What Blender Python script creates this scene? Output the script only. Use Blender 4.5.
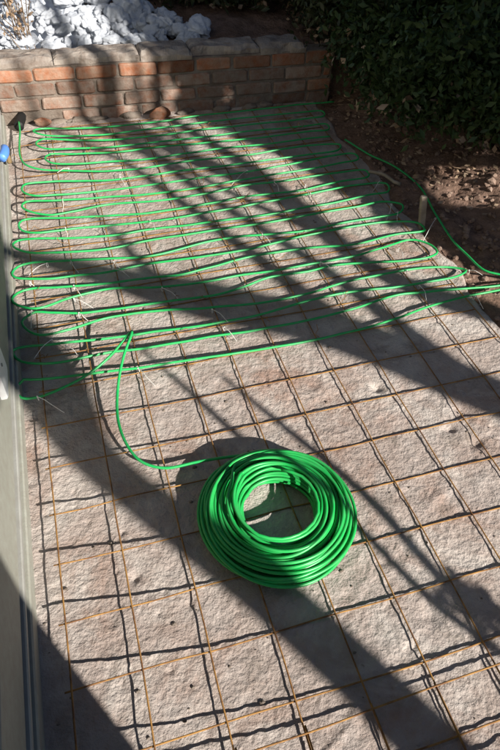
import bpy, math, random
import numpy as np
from mathutils import Vector, Matrix

# ---------------------------------------------------------------- camera, sky, sun, exposure
for o in list(bpy.data.objects):
    bpy.data.objects.remove(o, do_unlink=True)
S = bpy.context.scene
C = S.collection
random.seed(7)
RNG = np.random.default_rng(11)

CAM_H = 1.446
cam_data = bpy.data.cameras.new('camera')
cam_data.sensor_fit = 'VERTICAL'
cam_data.sensor_height = 36.0
cam_data.lens = 621.5 / 750 * 36.0
cam_data.clip_start = 0.05
cam_data.clip_end = 500
cam = bpy.data.objects.new('camera', cam_data)
C.objects.link(cam)
pitch, yaw, roll = math.radians(46.2), math.radians(18.05), math.radians(2.0)
fw = Vector((math.sin(yaw) * math.cos(pitch), math.cos(yaw) * math.cos(pitch), -math.sin(pitch)))
r0 = Vector((math.cos(yaw), -math.sin(yaw), 0))
u0 = r0.cross(fw)
rt = r0 * math.cos(roll) + u0 * math.sin(roll)
up = u0 * math.cos(roll) - r0 * math.sin(roll)
cam.matrix_world = Matrix(((rt.x, up.x, -fw.x, 0), (rt.y, up.y, -fw.y, 0), (rt.z, up.z, -fw.z, CAM_H), (0, 0, 0, 1)))
S.camera = cam
S.render.resolution_x, S.render.resolution_y = 683, 1024

AZ, EL = math.radians(28), math.radians(27)          # shadows fall 28 degrees left of +Y
SD = Vector((-math.sin(AZ), math.cos(AZ)))           # the way shadows run along the ground
SP = Vector((math.cos(AZ), math.sin(AZ)))            # square to it
w = bpy.data.worlds.new('World')
S.world = w
w.use_nodes = True
wn = w.node_tree
sky = wn.nodes.new('ShaderNodeTexSky')
sky.sky_type = 'NISHITA'
sky.sun_disc = False
sky.air_density = 0.6
sky.dust_density = 0.2
sky.sun_elevation = EL
sky.sun_rotation = math.atan2(-SD.x, -SD.y)
wn.links.new(sky.outputs[0], wn.nodes['Background'].inputs[0])
wn.nodes['Background'].inputs[1].default_value = 0.05
sl = bpy.data.lights.new('sun', 'SUN')
sl.energy = 5.0
sl.angle = math.radians(0.53)
sl.color = (1.0, 0.945, 0.87)
sun = bpy.data.objects.new('sun', sl)
C.objects.link(sun)
sun.location = (3, -5, 6)
v = Vector((SD.x * math.cos(EL), SD.y * math.cos(EL), -math.sin(EL)))
sun.rotation_euler = v.to_track_quat('-Z', 'Y').to_euler()
S.view_settings.view_transform = 'Standard'
S.view_settings.look = 'None'
S.view_settings.gamma = 1
S.view_settings.use_curve_mapping = False
S.view_settings.exposure = 0.95

# ---------------------------------------------------------------- helpers
def tag(o, label=None, cat=None, group=None, kind=None):
    if label: o['label'] = label
    if cat: o['category'] = cat
    if group: o['group'] = group
    if kind: o['kind'] = kind
    return o

def empty(name, loc=(0, 0, 0), label=None, cat=None, group=None):
    o = bpy.data.objects.new(name, None)
    C.objects.link(o)
    o.location = loc
    o.empty_display_size = 0.1
    return tag(o, label, cat, group)

def obj(name, verts, faces, mat, parent=None, smooth=False, mesh=None):
    if mesh is None:
        mesh = bpy.data.meshes.new(name)
        mesh.from_pydata([tuple(map(float, p)) for p in verts], [], [tuple(map(int, f)) for f in faces])
        mesh.materials.append(mat)
        if smooth:
            mesh.shade_smooth()
        mesh.update()
    o = bpy.data.objects.new(name, mesh)
    C.objects.link(o)
    if parent:
        o.parent = parent
        o.matrix_parent_inverse = Matrix.Translation(-parent.location)
    return o

def hash_noise(ix, iy, seed):
    h = (ix * 374761393 + iy * 668265263 + seed * 982451653) & 0xFFFFFFFF
    h = ((h ^ (h >> 13)) * 1274126177) & 0xFFFFFFFF
    h = h ^ (h >> 16)
    return (h & 0xFFFF) / 32767.5 - 1.0

def noise(x, y, f, seed=0):
    x = np.asarray(x, float) * f + 1000.0
    y = np.asarray(y, float) * f + 1000.0
    ix, iy = np.floor(x).astype(np.int64), np.floor(y).astype(np.int64)
    fx, fy = x - ix, y - iy
    fx, fy = fx * fx * (3 - 2 * fx), fy * fy * (3 - 2 * fy)
    a, b = hash_noise(ix, iy, seed), hash_noise(ix + 1, iy, seed)
    c, d = hash_noise(ix, iy + 1, seed), hash_noise(ix + 1, iy + 1, seed)
    return (a * (1 - fx) + b * fx) * (1 - fy) + (c * (1 - fx) + d * fx) * fy

def smooth_path(pts, step=0.02, closed=False):
    P = np.array(pts, float)
    n = len(P)
    out = []
    for i in range(n - 1):
        p0, p1, p2, p3 = P[max(i - 1, 0)], P[i], P[i + 1], P[min(i + 2, n - 1)]
        k = max(2, int(np.linalg.norm(p2 - p1) / step))
        # centripetal-ish tangents keep the turns from overshooting
        d01, d12, d23 = [max(np.linalg.norm(q), 1e-4) ** 0.5 for q in (p1 - p0, p2 - p1, p3 - p2)]
        m1 = (p2 - p1) if i == 0 else d12 * ((p1 - p0) / d01 - (p2 - p0) / (d01 + d12) + (p2 - p1) / d12)
        m2 = (p2 - p1) if i == n - 2 else d12 * ((p2 - p1) / d12 - (p3 - p1) / (d12 + d23) + (p3 - p2) / d23)
        t = np.linspace(0, 1, k, endpoint=False)[:, None]
        out.append((2 * t**3 - 3 * t**2 + 1) * p1 + (t**3 - 2 * t**2 + t) * m1 + (-2 * t**3 + 3 * t**2) * p2 + (t**3 - t**2) * m2)
    out.append(P[-1:])
    return np.concatenate(out)

def sweep(path, rad, sides=8, cap=True):
    """tube of radius rad (number or per-point array) along the points of path"""
    P = np.asarray(path, float)
    n = len(P)
    rad = np.full(n, rad) if np.isscalar(rad) else np.asarray(rad, float)
    T = np.gradient(P, axis=0)
    T /= np.linalg.norm(T, axis=1)[:, None] + 1e-12
    nrm = np.cross(T[0], (0, 0, 1.0))
    if np.linalg.norm(nrm) < 0.1:
        nrm = np.cross(T[0], (0, 1.0, 0))
    nrm /= np.linalg.norm(nrm)
    V = np.empty((n, sides, 3))
    a = np.arange(sides) * 2 * math.pi / sides
    ca, sa = np.cos(a)[:, None], np.sin(a)[:, None]
    for i in range(n):
        nrm = nrm - T[i] * nrm.dot(T[i])
        nrm /= np.linalg.norm(nrm) + 1e-12
        V[i] = P[i] + rad[i] * (ca * nrm + sa * np.cross(T[i], nrm))
    idx = np.arange(n * sides).reshape(n, sides)
    A, B = idx[:-1], idx[1:]
    Fq = np.stack([A, np.roll(A, -1, 1), np.roll(B, -1, 1), B], -1).reshape(-1, 4)
    F = [tuple(f) for f in Fq]
    if cap:
        F.append(tuple(idx[0][::-1]))
        F.append(tuple(idx[-1]))
    return V.reshape(-1, 3), F

def merge(parts):
    V, F, k = [], [], 0
    for v_, f_ in parts:
        v_ = np.asarray(v_, float)
        V.append(v_)
        F += [tuple(int(i) + k for i in f) for f in f_]
        k += len(v_)
    return np.concatenate(V), F

def box(x0, x1, y0, y1, z0, z1, bev=0.0):
    """box whose upright and level edges are chamfered by bev"""
    if bev <= 0:
        V = [(x, y, z) for x in (x0, x1) for y in (y0, y1) for z in (z0, z1)]
        return V, [(0, 1, 3, 2), (4, 6, 7, 5), (0, 4, 5, 1), (2, 3, 7, 6), (0, 2, 6, 4), (1, 5, 7, 3)]
    V, F = [], []
    def oct_ring(z, e):
        a, b, c, d = x0 + e, x1 - e, y0 + e, y1 - e
        k = len(V)
        g = bev
        V.extend([(a + g, c, z), (b - g, c, z), (b, c + g, z), (b, d - g, z), (b - g, d, z), (a + g, d, z), (a, d - g, z), (a, c + g, z)])
        return list(range(k, k + 8))
    R = [oct_ring(z0, bev), oct_ring(z0 + bev, 0), oct_ring(z1 - bev, 0), oct_ring(z1, bev)]
    for p, q in zip(R[:-1], R[1:]):
        for i in range(8):
            F.append((p[i], p[(i + 1) % 8], q[(i + 1) % 8], q[i]))
    F.append(tuple(R[0][::-1]))
    F.append(tuple(R[-1]))
    return V, F

def grid_mesh(xs, ys, Z):
    X, Y = np.meshgrid(xs, ys)
    V = np.stack([X, Y, Z], -1).reshape(-1, 3)
    nx, ny = len(xs), len(ys)
    i = np.arange(nx * ny).reshape(ny, nx)
    F = np.stack([i[:-1, :-1], i[:-1, 1:], i[1:, 1:], i[1:, :-1]], -1).reshape(-1, 4)
    return V, F

def fast_obj(name, V, F, mat, parent=None, smooth=True):
    me = bpy.data.meshes.new(name)
    V = np.asarray(V, np.float32)
    F = np.asarray(F, np.int32)
    me.vertices.add(len(V))
    me.vertices.foreach_set('co', V.ravel())
    me.loops.add(F.size)
    me.loops.foreach_set('vertex_index', F.ravel())
    me.polygons.add(len(F))
    me.polygons.foreach_set('loop_start', np.arange(0, F.size, F.shape[1], dtype=np.int32))
    me.update(calc_edges=True)
    me.validate()
    me.materials.append(mat)
    if smooth:
        me.shade_smooth()
    return obj(name, None, None, None, parent, mesh=me)

def blob(seed, sub=2, rough=0.25, flat=1.0, chip=0.0):
    """a lump of unit size: icosphere pushed about by noise, chip > 0 cuts flat facets"""
    import bmesh
    bm = bmesh.new()
    bmesh.ops.create_icosphere(bm, subdivisions=sub, radius=1.0)
    rs = np.random.default_rng(seed)
    k = rs.normal(size=(9, 3))
    ph = rs.uniform(0, 6.3, 9)
    cuts = rs.normal(size=(9, 3))
    cuts /= np.linalg.norm(cuts, axis=1)[:, None]
    for v_ in bm.verts:
        c = np.array(v_.co)
        d = 1 + rough * sum(math.sin(1.6 * k[i].dot(c) + ph[i]) for i in range(9)) / 4.0
        c = c * d
        if chip > 0:
            for q in cuts:
                e = c.dot(q) - (1 - chip)
                if e > 0:
                    c = c - q * e
        v_.co = (c[0], c[1], c[2] * flat)
    V = [tuple(v_.co) for v_ in bm.verts]
    F = [tuple(v_.index for v_ in f.verts) for f in bm.faces]
    bm.free()
    return V, F

# ---------------------------------------------------------------- materials
def add_patches(m, col, scale, lo, hi, fac):
    """wide stains of their own colour laid over a material"""
    nt = m.node_tree
    b = nt.nodes['Principled BSDF']
    src = b.inputs['Base Color'].links[0].from_socket
    tc = nt.nodes.new('ShaderNodeTexCoord')
    n = nt.nodes.new('ShaderNodeTexNoise')
    n.inputs['Scale'].default_value = scale
    n.inputs['Detail'].default_value = 9
    n.inputs['Roughness'].default_value = 0.68
    n.inputs['Distortion'].default_value = 0.6
    nt.links.new(tc.outputs['Object'], n.inputs['Vector'])
    mp = nt.nodes.new('ShaderNodeMapRange')
    mp.inputs[1].default_value = lo
    mp.inputs[2].default_value = hi
    mp.inputs[4].default_value = fac
    nt.links.new(n.outputs[0], mp.inputs[0])
    x = nt.nodes.new('ShaderNodeMix')
    x.data_type = 'RGBA'
    nt.links.new(mp.outputs[0], x.inputs[0])
    nt.links.new(src, x.inputs[6])
    x.inputs[7].default_value = (*col, 1)
    nt.links.new(x.outputs[2], b.inputs['Base Color'])

def mat(name, base, rough=0.8, var=None, scale=8.0, bump=0.0, bscale=60.0, spec=0.3, var2=None, scale2=40.0, fac2=0.5, trans=0.0, rnd=0.0, coords='Object', lo=0.35, hi=0.65):
    m = bpy.data.materials.new(name)
    m.use_nodes = True
    nt = m.node_tree
    b = nt.nodes['Principled BSDF']
    b.inputs['Roughness'].default_value = rough
    b.inputs['Specular IOR Level'].default_value = spec
    tc = nt.nodes.new('ShaderNodeTexCoord')
    co = tc.outputs[coords]
    def nz(sc, det=5):
        n = nt.nodes.new('ShaderNodeTexNoise')
        n.inputs['Scale'].default_value = sc
        n.inputs['Detail'].default_value = det
        n.inputs['Roughness'].default_value = 0.6
        nt.links.new(co, n.inputs['Vector'])
        return n
    def mix(a_sock, colb, fac_sock, mul=1.0):
        mp = nt.nodes.new('ShaderNodeMapRange')
        mp.inputs[1].default_value = lo
        mp.inputs[2].default_value = hi
        mp.inputs[4].default_value = mul
        nt.links.new(fac_sock, mp.inputs[0])
        x = nt.nodes.new('ShaderNodeMix')
        x.data_type = 'RGBA'
        nt.links.new(mp.outputs[0], x.inputs[0])
        if isinstance(a_sock, tuple):
            x.inputs[6].default_value = (*a_sock, 1)
        else:
            nt.links.new(a_sock, x.inputs[6])
        x.inputs[7].default_value = (*colb, 1)
        return x.outputs[2]
    col = base
    if var:
        col = mix(col, var, nz(scale).outputs[0])
    if var2:
        col = mix(col, var2, nz(scale2).outputs[0], fac2)
    if rnd > 0:
        oi = nt.nodes.new('ShaderNodeObjectInfo')
        hs = nt.nodes.new('ShaderNodeHueSaturation')
        mp = nt.nodes.new('ShaderNodeMapRange')
        mp.inputs[3].default_value = 1 - rnd
        mp.inputs[4].default_value = 1 + rnd
        nt.links.new(oi.outputs['Random'], mp.inputs[0])
        nt.links.new(mp.outputs[0], hs.inputs['Value'])
        if isinstance(col, tuple):
            hs.inputs['Color'].default_value = (*col, 1)
        else:
            nt.links.new(col, hs.inputs['Color'])
        col = hs.outputs[0]
    if isinstance(col, tuple):
        b.inputs['Base Color'].default_value = (*col, 1)
    else:
        nt.links.new(col, b.inputs['Base Color'])
    if bump > 0:
        n = nz(bscale, 8)
        bp = nt.nodes.new('ShaderNodeBump')
        bp.inputs['Strength'].default_value = 1.0
        bp.inputs['Distance'].default_value = bump
        nt.links.new(n.outputs[0], bp.inputs['Height'])
        nt.links.new(bp.outputs[0], b.inputs['Normal'])
    if trans > 0:
        tr = nt.nodes.new('ShaderNodeBsdfTranslucent')
        ms = nt.nodes.new('ShaderNodeMixShader')
        ms.inputs[0].default_value = trans
        if isinstance(col, tuple):
            tr.inputs[0].default_value = (*col, 1)
        else:
            nt.links.new(col, tr.inputs[0])
        out = nt.nodes['Material Output']
        nt.links.new(b.outputs[0], ms.inputs[1])
        nt.links.new(tr.outputs[0], ms.inputs[2])
        nt.links.new(ms.outputs[0], out.inputs[0])
    return m

M_CONC = mat('rough_concrete', (0.385, 0.325, 0.290), 0.95, (0.445, 0.395, 0.36), 3.5, 0.0075, 95, 0.12, (0.28, 0.205, 0.165), 13, 0.4)
add_patches(M_CONC, (0.30, 0.18, 0.13), 2.6, 0.50, 0.66, 0.7)
add_patches(M_CONC, (0.52, 0.475, 0.43), 4.1, 0.49, 0.63, 0.75)
add_patches(M_CONC, (0.22, 0.185, 0.155), 7.3, 0.56, 0.68, 0.6)
add_patches(M_CONC, (0.17, 0.13, 0.10), 45.0, 0.64, 0.70, 0.7)
M_WIRE = mat('rusty_wire', (0.33, 0.175, 0.05), 0.8, (0.15, 0.07, 0.03), 25, 0.0004, 400, 0.3, lo=0.4, hi=0.62)
M_TUBE = mat('green_tubing', (0.010, 0.330, 0.075), 0.36, (0.014, 0.40, 0.10), 6, 0.0, 60, 0.45, (0.16, 0.36, 0.20), 55, 0.25, lo=0.45, hi=0.75)
M_COIL = mat('green_tubing_new', (0.008, 0.330, 0.060), 0.36, (0.012, 0.40, 0.08), 8, 0.0, 60, 0.4, (0.13, 0.30, 0.16), 30, 0.22)
M_BRICK = mat('weathered_brick', (0.25, 0.080, 0.034), 0.92, (0.19, 0.10, 0.06), 16, 0.005, 60, 0.15, (0.27, 0.215, 0.17), 24, 0.5, rnd=0.4)
M_BRICK2 = mat('mortar_smeared_brick', (0.21, 0.095, 0.058), 0.94, (0.21, 0.15, 0.115), 14, 0.006, 60, 0.12, (0.28, 0.235, 0.20), 26, 0.7, rnd=0.3)
M_MORTAR = mat('old_mortar', (0.235, 0.20, 0.168), 0.95, (0.14, 0.11, 0.088), 12, 0.008, 60, 0.1)
M_CAP = mat('pale_stone_cap', (0.29, 0.245, 0.205), 0.95, (0.17, 0.13, 0.105), 12, 0.008, 40, 0.12, (0.36, 0.33, 0.30), 25, 0.5, rnd=0.1)
M_SNOW = mat('crusted_snow', (0.76, 0.81, 0.89), 0.75, (0.64, 0.69, 0.77), 7, 0.006, 25, 0.25, (0.36, 0.33, 0.29), 26, 0.4)
M_SOIL = mat("brown_soil", (0.17, 0.105, 0.075), 1.0, (0.26, 0.17, 0.13), 6, 0.012, 50, 0.1, (0.09, 0.06, 0.044), 20, 0.6)
M_CLOD = mat('soil_clod', (0.17, 0.105, 0.075), 1.0, (0.26, 0.19, 0.15), 12, 0.004, 80, 0.1)
M_GROUND = mat('far_ground', (0.10, 0.075, 0.05), 1.0, (0.06, 0.05, 0.035), 2, 0.02, 12, 0.1)
M_PAINT = mat('aged_beige_paint', (0.35, 0.355, 0.305), 0.6, (0.31, 0.315, 0.265), 5, 0.0006, 180, 0.35, (0.24, 0.21, 0.17), 38, 0.4)
M_FLASH = mat('grey_flashing', (0.36, 0.36, 0.33), 0.55, (0.28, 0.27, 0.24), 9, 0.0005, 150, 0.4)
M_GAP = mat('dark_gap_shade', (0.03, 0.028, 0.026), 0.9)  # near-black wall core, the shade in the trim gaps put into its colour
M_WHITE = mat('white_plastic', (0.78, 0.79, 0.79), 0.4, spec=0.5)
M_BLUE = mat('blue_plastic', (0.09, 0.24, 0.66), 0.45, spec=0.5)
M_BRASS = mat('dull_brass', (0.25, 0.17, 0.07), 0.5, (0.14, 0.10, 0.06), 30, spec=0.6)
M_TIE = mat('white_nylon', (0.72, 0.70, 0.66), 0.45, spec=0.4)
M_BLACK = mat('black_rubber_and_bore', (0.012, 0.012, 0.012), 0.6)  # rubber of the sleeve, and the painted dark of the coil's tube opening
M_BARK = mat('grey_bark', (0.14, 0.11, 0.085), 0.95, (0.08, 0.06, 0.045), 14, 0.01, 30, 0.1)
M_LEAF = mat('evergreen_leaf', (0.028, 0.050, 0.014), 0.5, (0.05, 0.085, 0.022), 14, 0.0, 60, 0.35, trans=0.22)
M_LEAF2 = mat('dark_leaf', (0.020, 0.036, 0.012), 0.5, (0.040, 0.062, 0.02), 10, 0.0, 60, 0.35, (0.11, 0.07, 0.03), 6, 0.35, trans=0.2)
M_DRY = mat('dry_leaf', (0.30, 0.20, 0.12), 0.8, (0.42, 0.33, 0.24), 9, 0.0, 60, 0.2, (0.16, 0.09, 0.05), 14, 0.6)
M_WOOD = mat('weathered_wood', (0.34, 0.29, 0.23), 0.9, (0.22, 0.18, 0.14), 20, 0.001, 90, 0.15)
M_TWIG = mat('dry_twig', (0.22, 0.15, 0.09), 0.9, (0.13, 0.09, 0.06), 25, spec=0.15)

# ---------------------------------------------------------------- the setting: ground, slab, soil
WALLX = -0.285
gr = fast_obj('ground', *grid_mesh(np.array([-120, -30, -6, 0, 6, 30, 120.0]), np.array([-120, -30, -6, 0, 6, 30, 120.0]), np.full((7, 7), -0.16)), M_GROUND)
tag(gr, 'brown ground reaching away round the yard', 'ground', kind='structure')

def slab_z(x, y):
    z = 0.0035 * noise(x, y, 3.5, 1) + 0.0012 * noise(x, y, 10, 2) + 0.0012 * noise(x * 0.8 + y * 0.6, y * 0.8 - x * 0.6, 26, 3)
    z = z + 0.0013 * noise(x * 0.9 - y * 0.43, y * 0.9 + x * 0.43, 55, 4) + 0.0012 * noise(x * 0.6 + y * 0.8, y * 0.6 - x * 0.8, 95, 5)
    # trowel ridges and chipped pits
    rg = 1 - np.abs(noise(x * 0.6 + y * 0.25, y - x * 0.3, 9, 6))
    z = z + 0.004 * np.clip(rg - 0.86, 0, 1) / 0.14 * np.clip(noise(x, y, 4, 7) + 0.1, 0, 1)
    pit = np.clip(noise(x, y, 38, 8) - 0.66, 0, 1)
    z = z - 0.013 * pit
    return z - 0.002

xs = np.arange(WALLX, 1.4051, 0.0055)
ys = np.arange(-0.35, 3.3451, 0.0055)
XX, YY = np.meshgrid(xs, ys)
ZZ = slab_z(XX, YY)
for px, py, r, dp in ((-0.04, 0.735, 0.014, 0.012), (0.808, 1.16, 0.017, 0.014), (0.62, 0.45, 0.02, 0.01), (0.95, 0.95, 0.018, 0.012), (1.02, 1.0, 0.03, 0.01), (1.0, 0.88, 0.02, 0.012)):
    ZZ -= dp * np.exp(-((XX - px)**2 + (YY - py)**2) / (r * r))
edge = np.clip((XX - 1.36 - 0.03 * noise(YY, YY * 0, 6, 9)) / 0.03, 0, 1)      # broken right edge
ZZ -= 0.05 * edge**2
slab = fast_obj('concrete_slab', *grid_mesh(xs, ys, ZZ), M_CONC)
tag(slab, 'rough pinkish grey concrete slab under the mesh', 'slab', kind='structure')

def soil_z(x, y):
    right = np.clip((x - 1.38) / 0.65, 0, 1)
    right = right * right * (3 - 2 * right)
    back = np.clip((y - 3.40 + 0.055 * x) / 0.05, 0, 1)
    z = -0.065 + 0.055 * np.clip((x - 1.32) / 0.06, 0, 1) + right * 0.15
    z = z * (1 - back) + back * (0.235 + 0.05 * np.clip(y - 3.6, 0, 2))
    amp = np.maximum(np.clip((x - 1.30) / 0.15, 0, 1), back)
    z = z + amp * (0.03 * noise(x, y, 3, 21) + 0.02 * noise(x, y, 8, 22) + 0.012 * noise(x, y, 22, 23) + 0.006 * noise(x, y, 50, 24))
    return z
xs = np.concatenate([np.arange(WALLX, 1.2, 0.05), np.arange(1.2, 2.6, 0.014), np.arange(2.6, 7.0, 0.1)])
ys = np.concatenate([np.arange(0.0, 1.2, 0.05), np.arange(1.2, 4.6, 0.02), np.arange(4.6, 12, 0.12)])
XX, YY = np.meshgrid(xs, ys)
soil = fast_obj('soil', *grid_mesh(xs, ys, soil_z(XX, YY)), M_SOIL)
tag(soil, 'reddish brown garden soil beside the slab and behind the bricks', 'soil', kind='structure')

# ---------------------------------------------------------------- house on the left, and its return behind the camera
house = empty('house', (WALLX - 0.2, 1.0, -0.05), 'beige painted house wall with flashing along the slab', 'house')
Y0, Y1 = -0.72, 3.36
P = obj('wall', *box(WALLX - 3.2, WALLX - 0.012, Y0, Y1, -0.1, 0.105, 0), M_GAP, house)
obj('base_trim', *box(WALLX - 0.0115, WALLX + 0.012, Y0, Y1, -0.02, 0.052, 0.004), M_PAINT, house)
obj('flashing', *box(WALLX - 0.0115, WALLX + 0.004, Y0, Y1, 0.062, 0.082, 0.003), M_FLASH, house)
zb = 0.094
while zb < 2.6:
    obj('siding_board', *box(WALLX - 3.2, WALLX - 0.004 + 0.002 * random.random(), Y0, Y1, zb, zb + 0.186, 0.003), M_PAINT, house)
    zb += 0.19
obj('return_wall', *box(-3.485, 0.487, -6.0, Y0 - 0.003, -0.1, 2.7, 0.006), M_PAINT, house)
obj('roof', *box(-3.6, 0.482, -6.1, Y0 - 0.01, 2.705, 2.8, 0.01), M_FLASH, house)
obj('roof', *box(-3.6, WALLX + 0.01, Y0 + 0.005, Y1 + 0.05, 2.705, 2.8, 0.01), M_FLASH, house)

# outlet cover on the wall
oc = empty('outlet_box', (WALLX + 0.0, 1.28, 0.18), 'white plastic outlet box with rounded corners fixed to the house wall', 'outlet box')
ring = []
for cy_, cz_, a0 in ((1.33, 0.325, 0.0), (1.23, 0.325, 90.0), (1.23, 0.212, 180.0), (1.33, 0.212, 270.0)):
    for k in range(6):
        q = math.radians(a0 + 18 * k)
        ring.append((cy_ + 0.015 * math.cos(q), cz_ + 0.015 * math.sin(q)))
nr = len(ring)
Vc = [(WALLX - 0.003, y, z) for y, z in ring] + [(WALLX + 0.010, y, z) for y, z in ring] + [(WALLX + 0.014, 1.28 + (y - 1.28) * 0.94, 0.2685 + (z - 0.2685) * 0.94) for y, z in ring]
Fc = [(q * nr + k, q * nr + (k + 1) % nr, (q + 1) * nr + (k + 1) % nr, (q + 1) * nr + k) for q in (0, 1) for k in range(nr)] + [tuple(range(2 * nr, 3 * nr))]
obj('cover', Vc, Fc, M_WHITE, oc)
obj('screw', *sweep([(WALLX + 0.013, 1.28, 0.27), (WALLX + 0.017, 1.28, 0.27)], 0.005, 10), M_FLASH, oc)
# blue handled valve
vb = empty('garden_tap', (WALLX, 2.78, 0.16), 'tap with a blue handle sticking out of the house wall', 'tap')
obj('pipe', *sweep(smooth_path([(WALLX - 0.02, 2.80, 0.115), (WALLX + 0.015, 2.80, 0.115), (WALLX + 0.03, 2.80, 0.10), (WALLX + 0.032, 2.80, 0.07)], 0.006), 0.011, 10), M_BRASS, vb, True)
hv = sweep(smooth_path([(WALLX + 0.020, 2.83, 0.130), (WALLX + 0.028, 2.80, 0.136), (WALLX + 0.024, 2.76, 0.134), (WALLX + 0.012, 2.72, 0.132)], 0.006), [0.012 + 0.008 * math.sin(i / 24 * math.pi) for i in range(25)][:len(smooth_path([(WALLX + 0.020, 2.83, 0.130), (WALLX + 0.028, 2.80, 0.136), (WALLX + 0.024, 2.76, 0.134), (WALLX + 0.012, 2.72, 0.132)], 0.006))], 12)
obj('handle', *hv, M_BLUE, vb, True)
obj('stem', *sweep([(WALLX + 0.024, 2.80, 0.108), (WALLX + 0.024, 2.80, 0.128)], 0.006, 8), M_BRASS, vb, True)

# ---------------------------------------------------------------- low brick wall
def wall_y(x): return 3.335 - 0.055 * x
bw = empty('brick_wall', (0.55, 3.38, -0.02), 'low weathered orange brick wall capped with pale stones across the slab end', 'brick wall')
def bent(V):                                    # follow the wall's slight turn
    V = np.array(V, float)
    V[:, 1] += wall_y(V[:, 0])
    return V
Vb, Fb = box(-0.28, 1.47, 0.0105, 0.10, -0.05, 0.268, 0)
obj('mortar', bent(Vb), Fb, M_MORTAR, bw)
for row in range(4):
    x = -0.275 - (0.10 if row % 2 == 0 else 0.0) + random.uniform(-0.01, 0.01)
    z = -0.008 + row * 0.0695
    while x < 1.44:
        L = random.uniform(0.178, 0.20)
        if row == 0 and random.random() < 0.25: L *= 0.55
        a, b = max(x, -0.28), min(x + L, 1.468)
        hole = row == 0 and -0.25 < (a + b) / 2 < -0.12
        if row == 0 and a < -0.17 < b: b = -0.225 if a < -0.24 else a
        if b - a > 0.03 and not hole:
            pr = random.uniform(-0.006, 0.005) + (0.008 * random.random() if row == 0 else 0)
            Vb, Fb = box(a, b, pr, 0.088, z, z + 0.060 + random.uniform(-0.003, 0.002), random.uniform(0.004, 0.009))
            Vb = bent(Vb)
            sd = random.randint(0, 9999)
            Vb[:, 1] += 0.005 * noise(Vb[:, 0], Vb[:, 2], 18, sd)
            Vb[:, 0] += 0.005 * noise(Vb[:, 2], Vb[:, 0] * 0 + sd, 25, sd)
            Vb[:, 2] += 0.003 * noise(Vb[:, 0], Vb[:, 1], 12, sd + 1)
            obj('brick', Vb, Fb, M_BRICK if row == 3 or random.random() < 0.25 else M_BRICK2, bw)
        x += L + 0.011
# rough capping stones set back on the top course
x = -0.28
caps = [0.30, 0.42, 0.26, 0.36, 0.24]
for i, L in enumerate(caps):
    b = min(x + L, 1.47)
    bm_x = np.linspace(x + 0.001, b - 0.001, 22)
    ty = np.linspace(0.0, 1.0, 8)
    sb = (0.012, 0.020, 0.008, 0.026, 0.004)[i]
    dep = (0.16, 0.15, 0.18, 0.15, 0.17)[i]
    V, F = [], []
    n1, n2 = len(bm_x), len(ty)
    for side in (0, 1):
        for t in ty:
            for xx in bm_x:
                en = (0.012 * float(noise(xx, t, 9, 40 + i)) + 0.014 * float(noise(xx, t, 24, 50 + i))) * (1.0 if side else 0.4)
                rim = min(t, 1 - t, (xx - bm_x[0]) / 0.12, (bm_x[-1] - xx) / 0.12, 0.15) / 0.15
                h = (0.028 + 0.016 * math.sqrt(max(rim, 0)) + 0.006 * float(noise(xx, t * 0.3, 22, 60 + i))) if side else 0.0
                V.append((xx, sb + t * dep + en, 0.262 + h))
    def I(s, j, k): return s * n1 * n2 + j * n1 + k
    for j in range(n2 - 1):
        for k in range(n1 - 1):
            F.append((I(1, j, k), I(1, j, k + 1), I(1, j + 1, k + 1), I(1, j + 1, k)))
    for k in range(n1 - 1):
        F.append((I(0, 0, k), I(0, 0, k + 1), I(1, 0, k + 1), I(1, 0, k)))
        F.append((I(0, n2 - 1, k + 1), I(0, n2 - 1, k), I(1, n2 - 1, k), I(1, n2 - 1, k + 1)))
    for j in range(n2 - 1):
        F.append((I(0, j + 1, 0), I(0, j, 0), I(1, j, 0), I(1, j + 1, 0)))
        F.append((I(0, j, n1 - 1), I(0, j + 1, n1 - 1), I(1, j + 1, n1 - 1), I(1, j, n1 - 1)))
    obj('cap_stone', bent(V), F, M_CAP, bw)
    x = b + 0.002
# mortar spilled along the foot
for i in range(16):
    xx = random.uniform(-0.12, 1.35)
    V, F = blob(300 + i, 2, 0.5, 0.55, 0.2)
    r = random.uniform(0.018, 0.042)
    V = np.array(V) * (r * random.uniform(1.1, 2.0), r * 0.8, r) + (xx, wall_y(xx) - 0.012, r * 0.15)
    obj('mortar_spill', V, F, M_MORTAR, bw, True)

# black pipe sleeve where the tubing goes into the wall
sl_o = obj('pipe_sleeve', *sweep(smooth_path([(-0.185, 3.40, 0.035), (-0.19, 3.335, 0.035), (-0.20, 3.29, 0.032), (-0.205, 3.25, 0.03)], 0.01), 0.024, 12), M_BLACK, None, True)
tag(sl_o, 'black rubber sleeve poking out of a hole at the brick wall foot', 'sleeve')

# broken brick pieces lying at the foot of the wall
for i, (bx, by, sz, lab) in enumerate(((-0.085, 3.285, 0.042, 'orange brick chunk lying beside the black sleeve'), (0.52, 3.25, 0.05, 'broken mortar covered brick lump lying at the middle of the brick wall foot'))):
    V, F = blob(400 + i, 2, 0.2, 0.7, 0.35)
    V = np.array(V) * (sz * 1.3, sz * 0.7, sz)
    o = obj('brick_chunk', V + np.array((bx, by, sz * 0.55)), F, M_BRICK)
    tag(o, lab, 'brick chunk')

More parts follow.
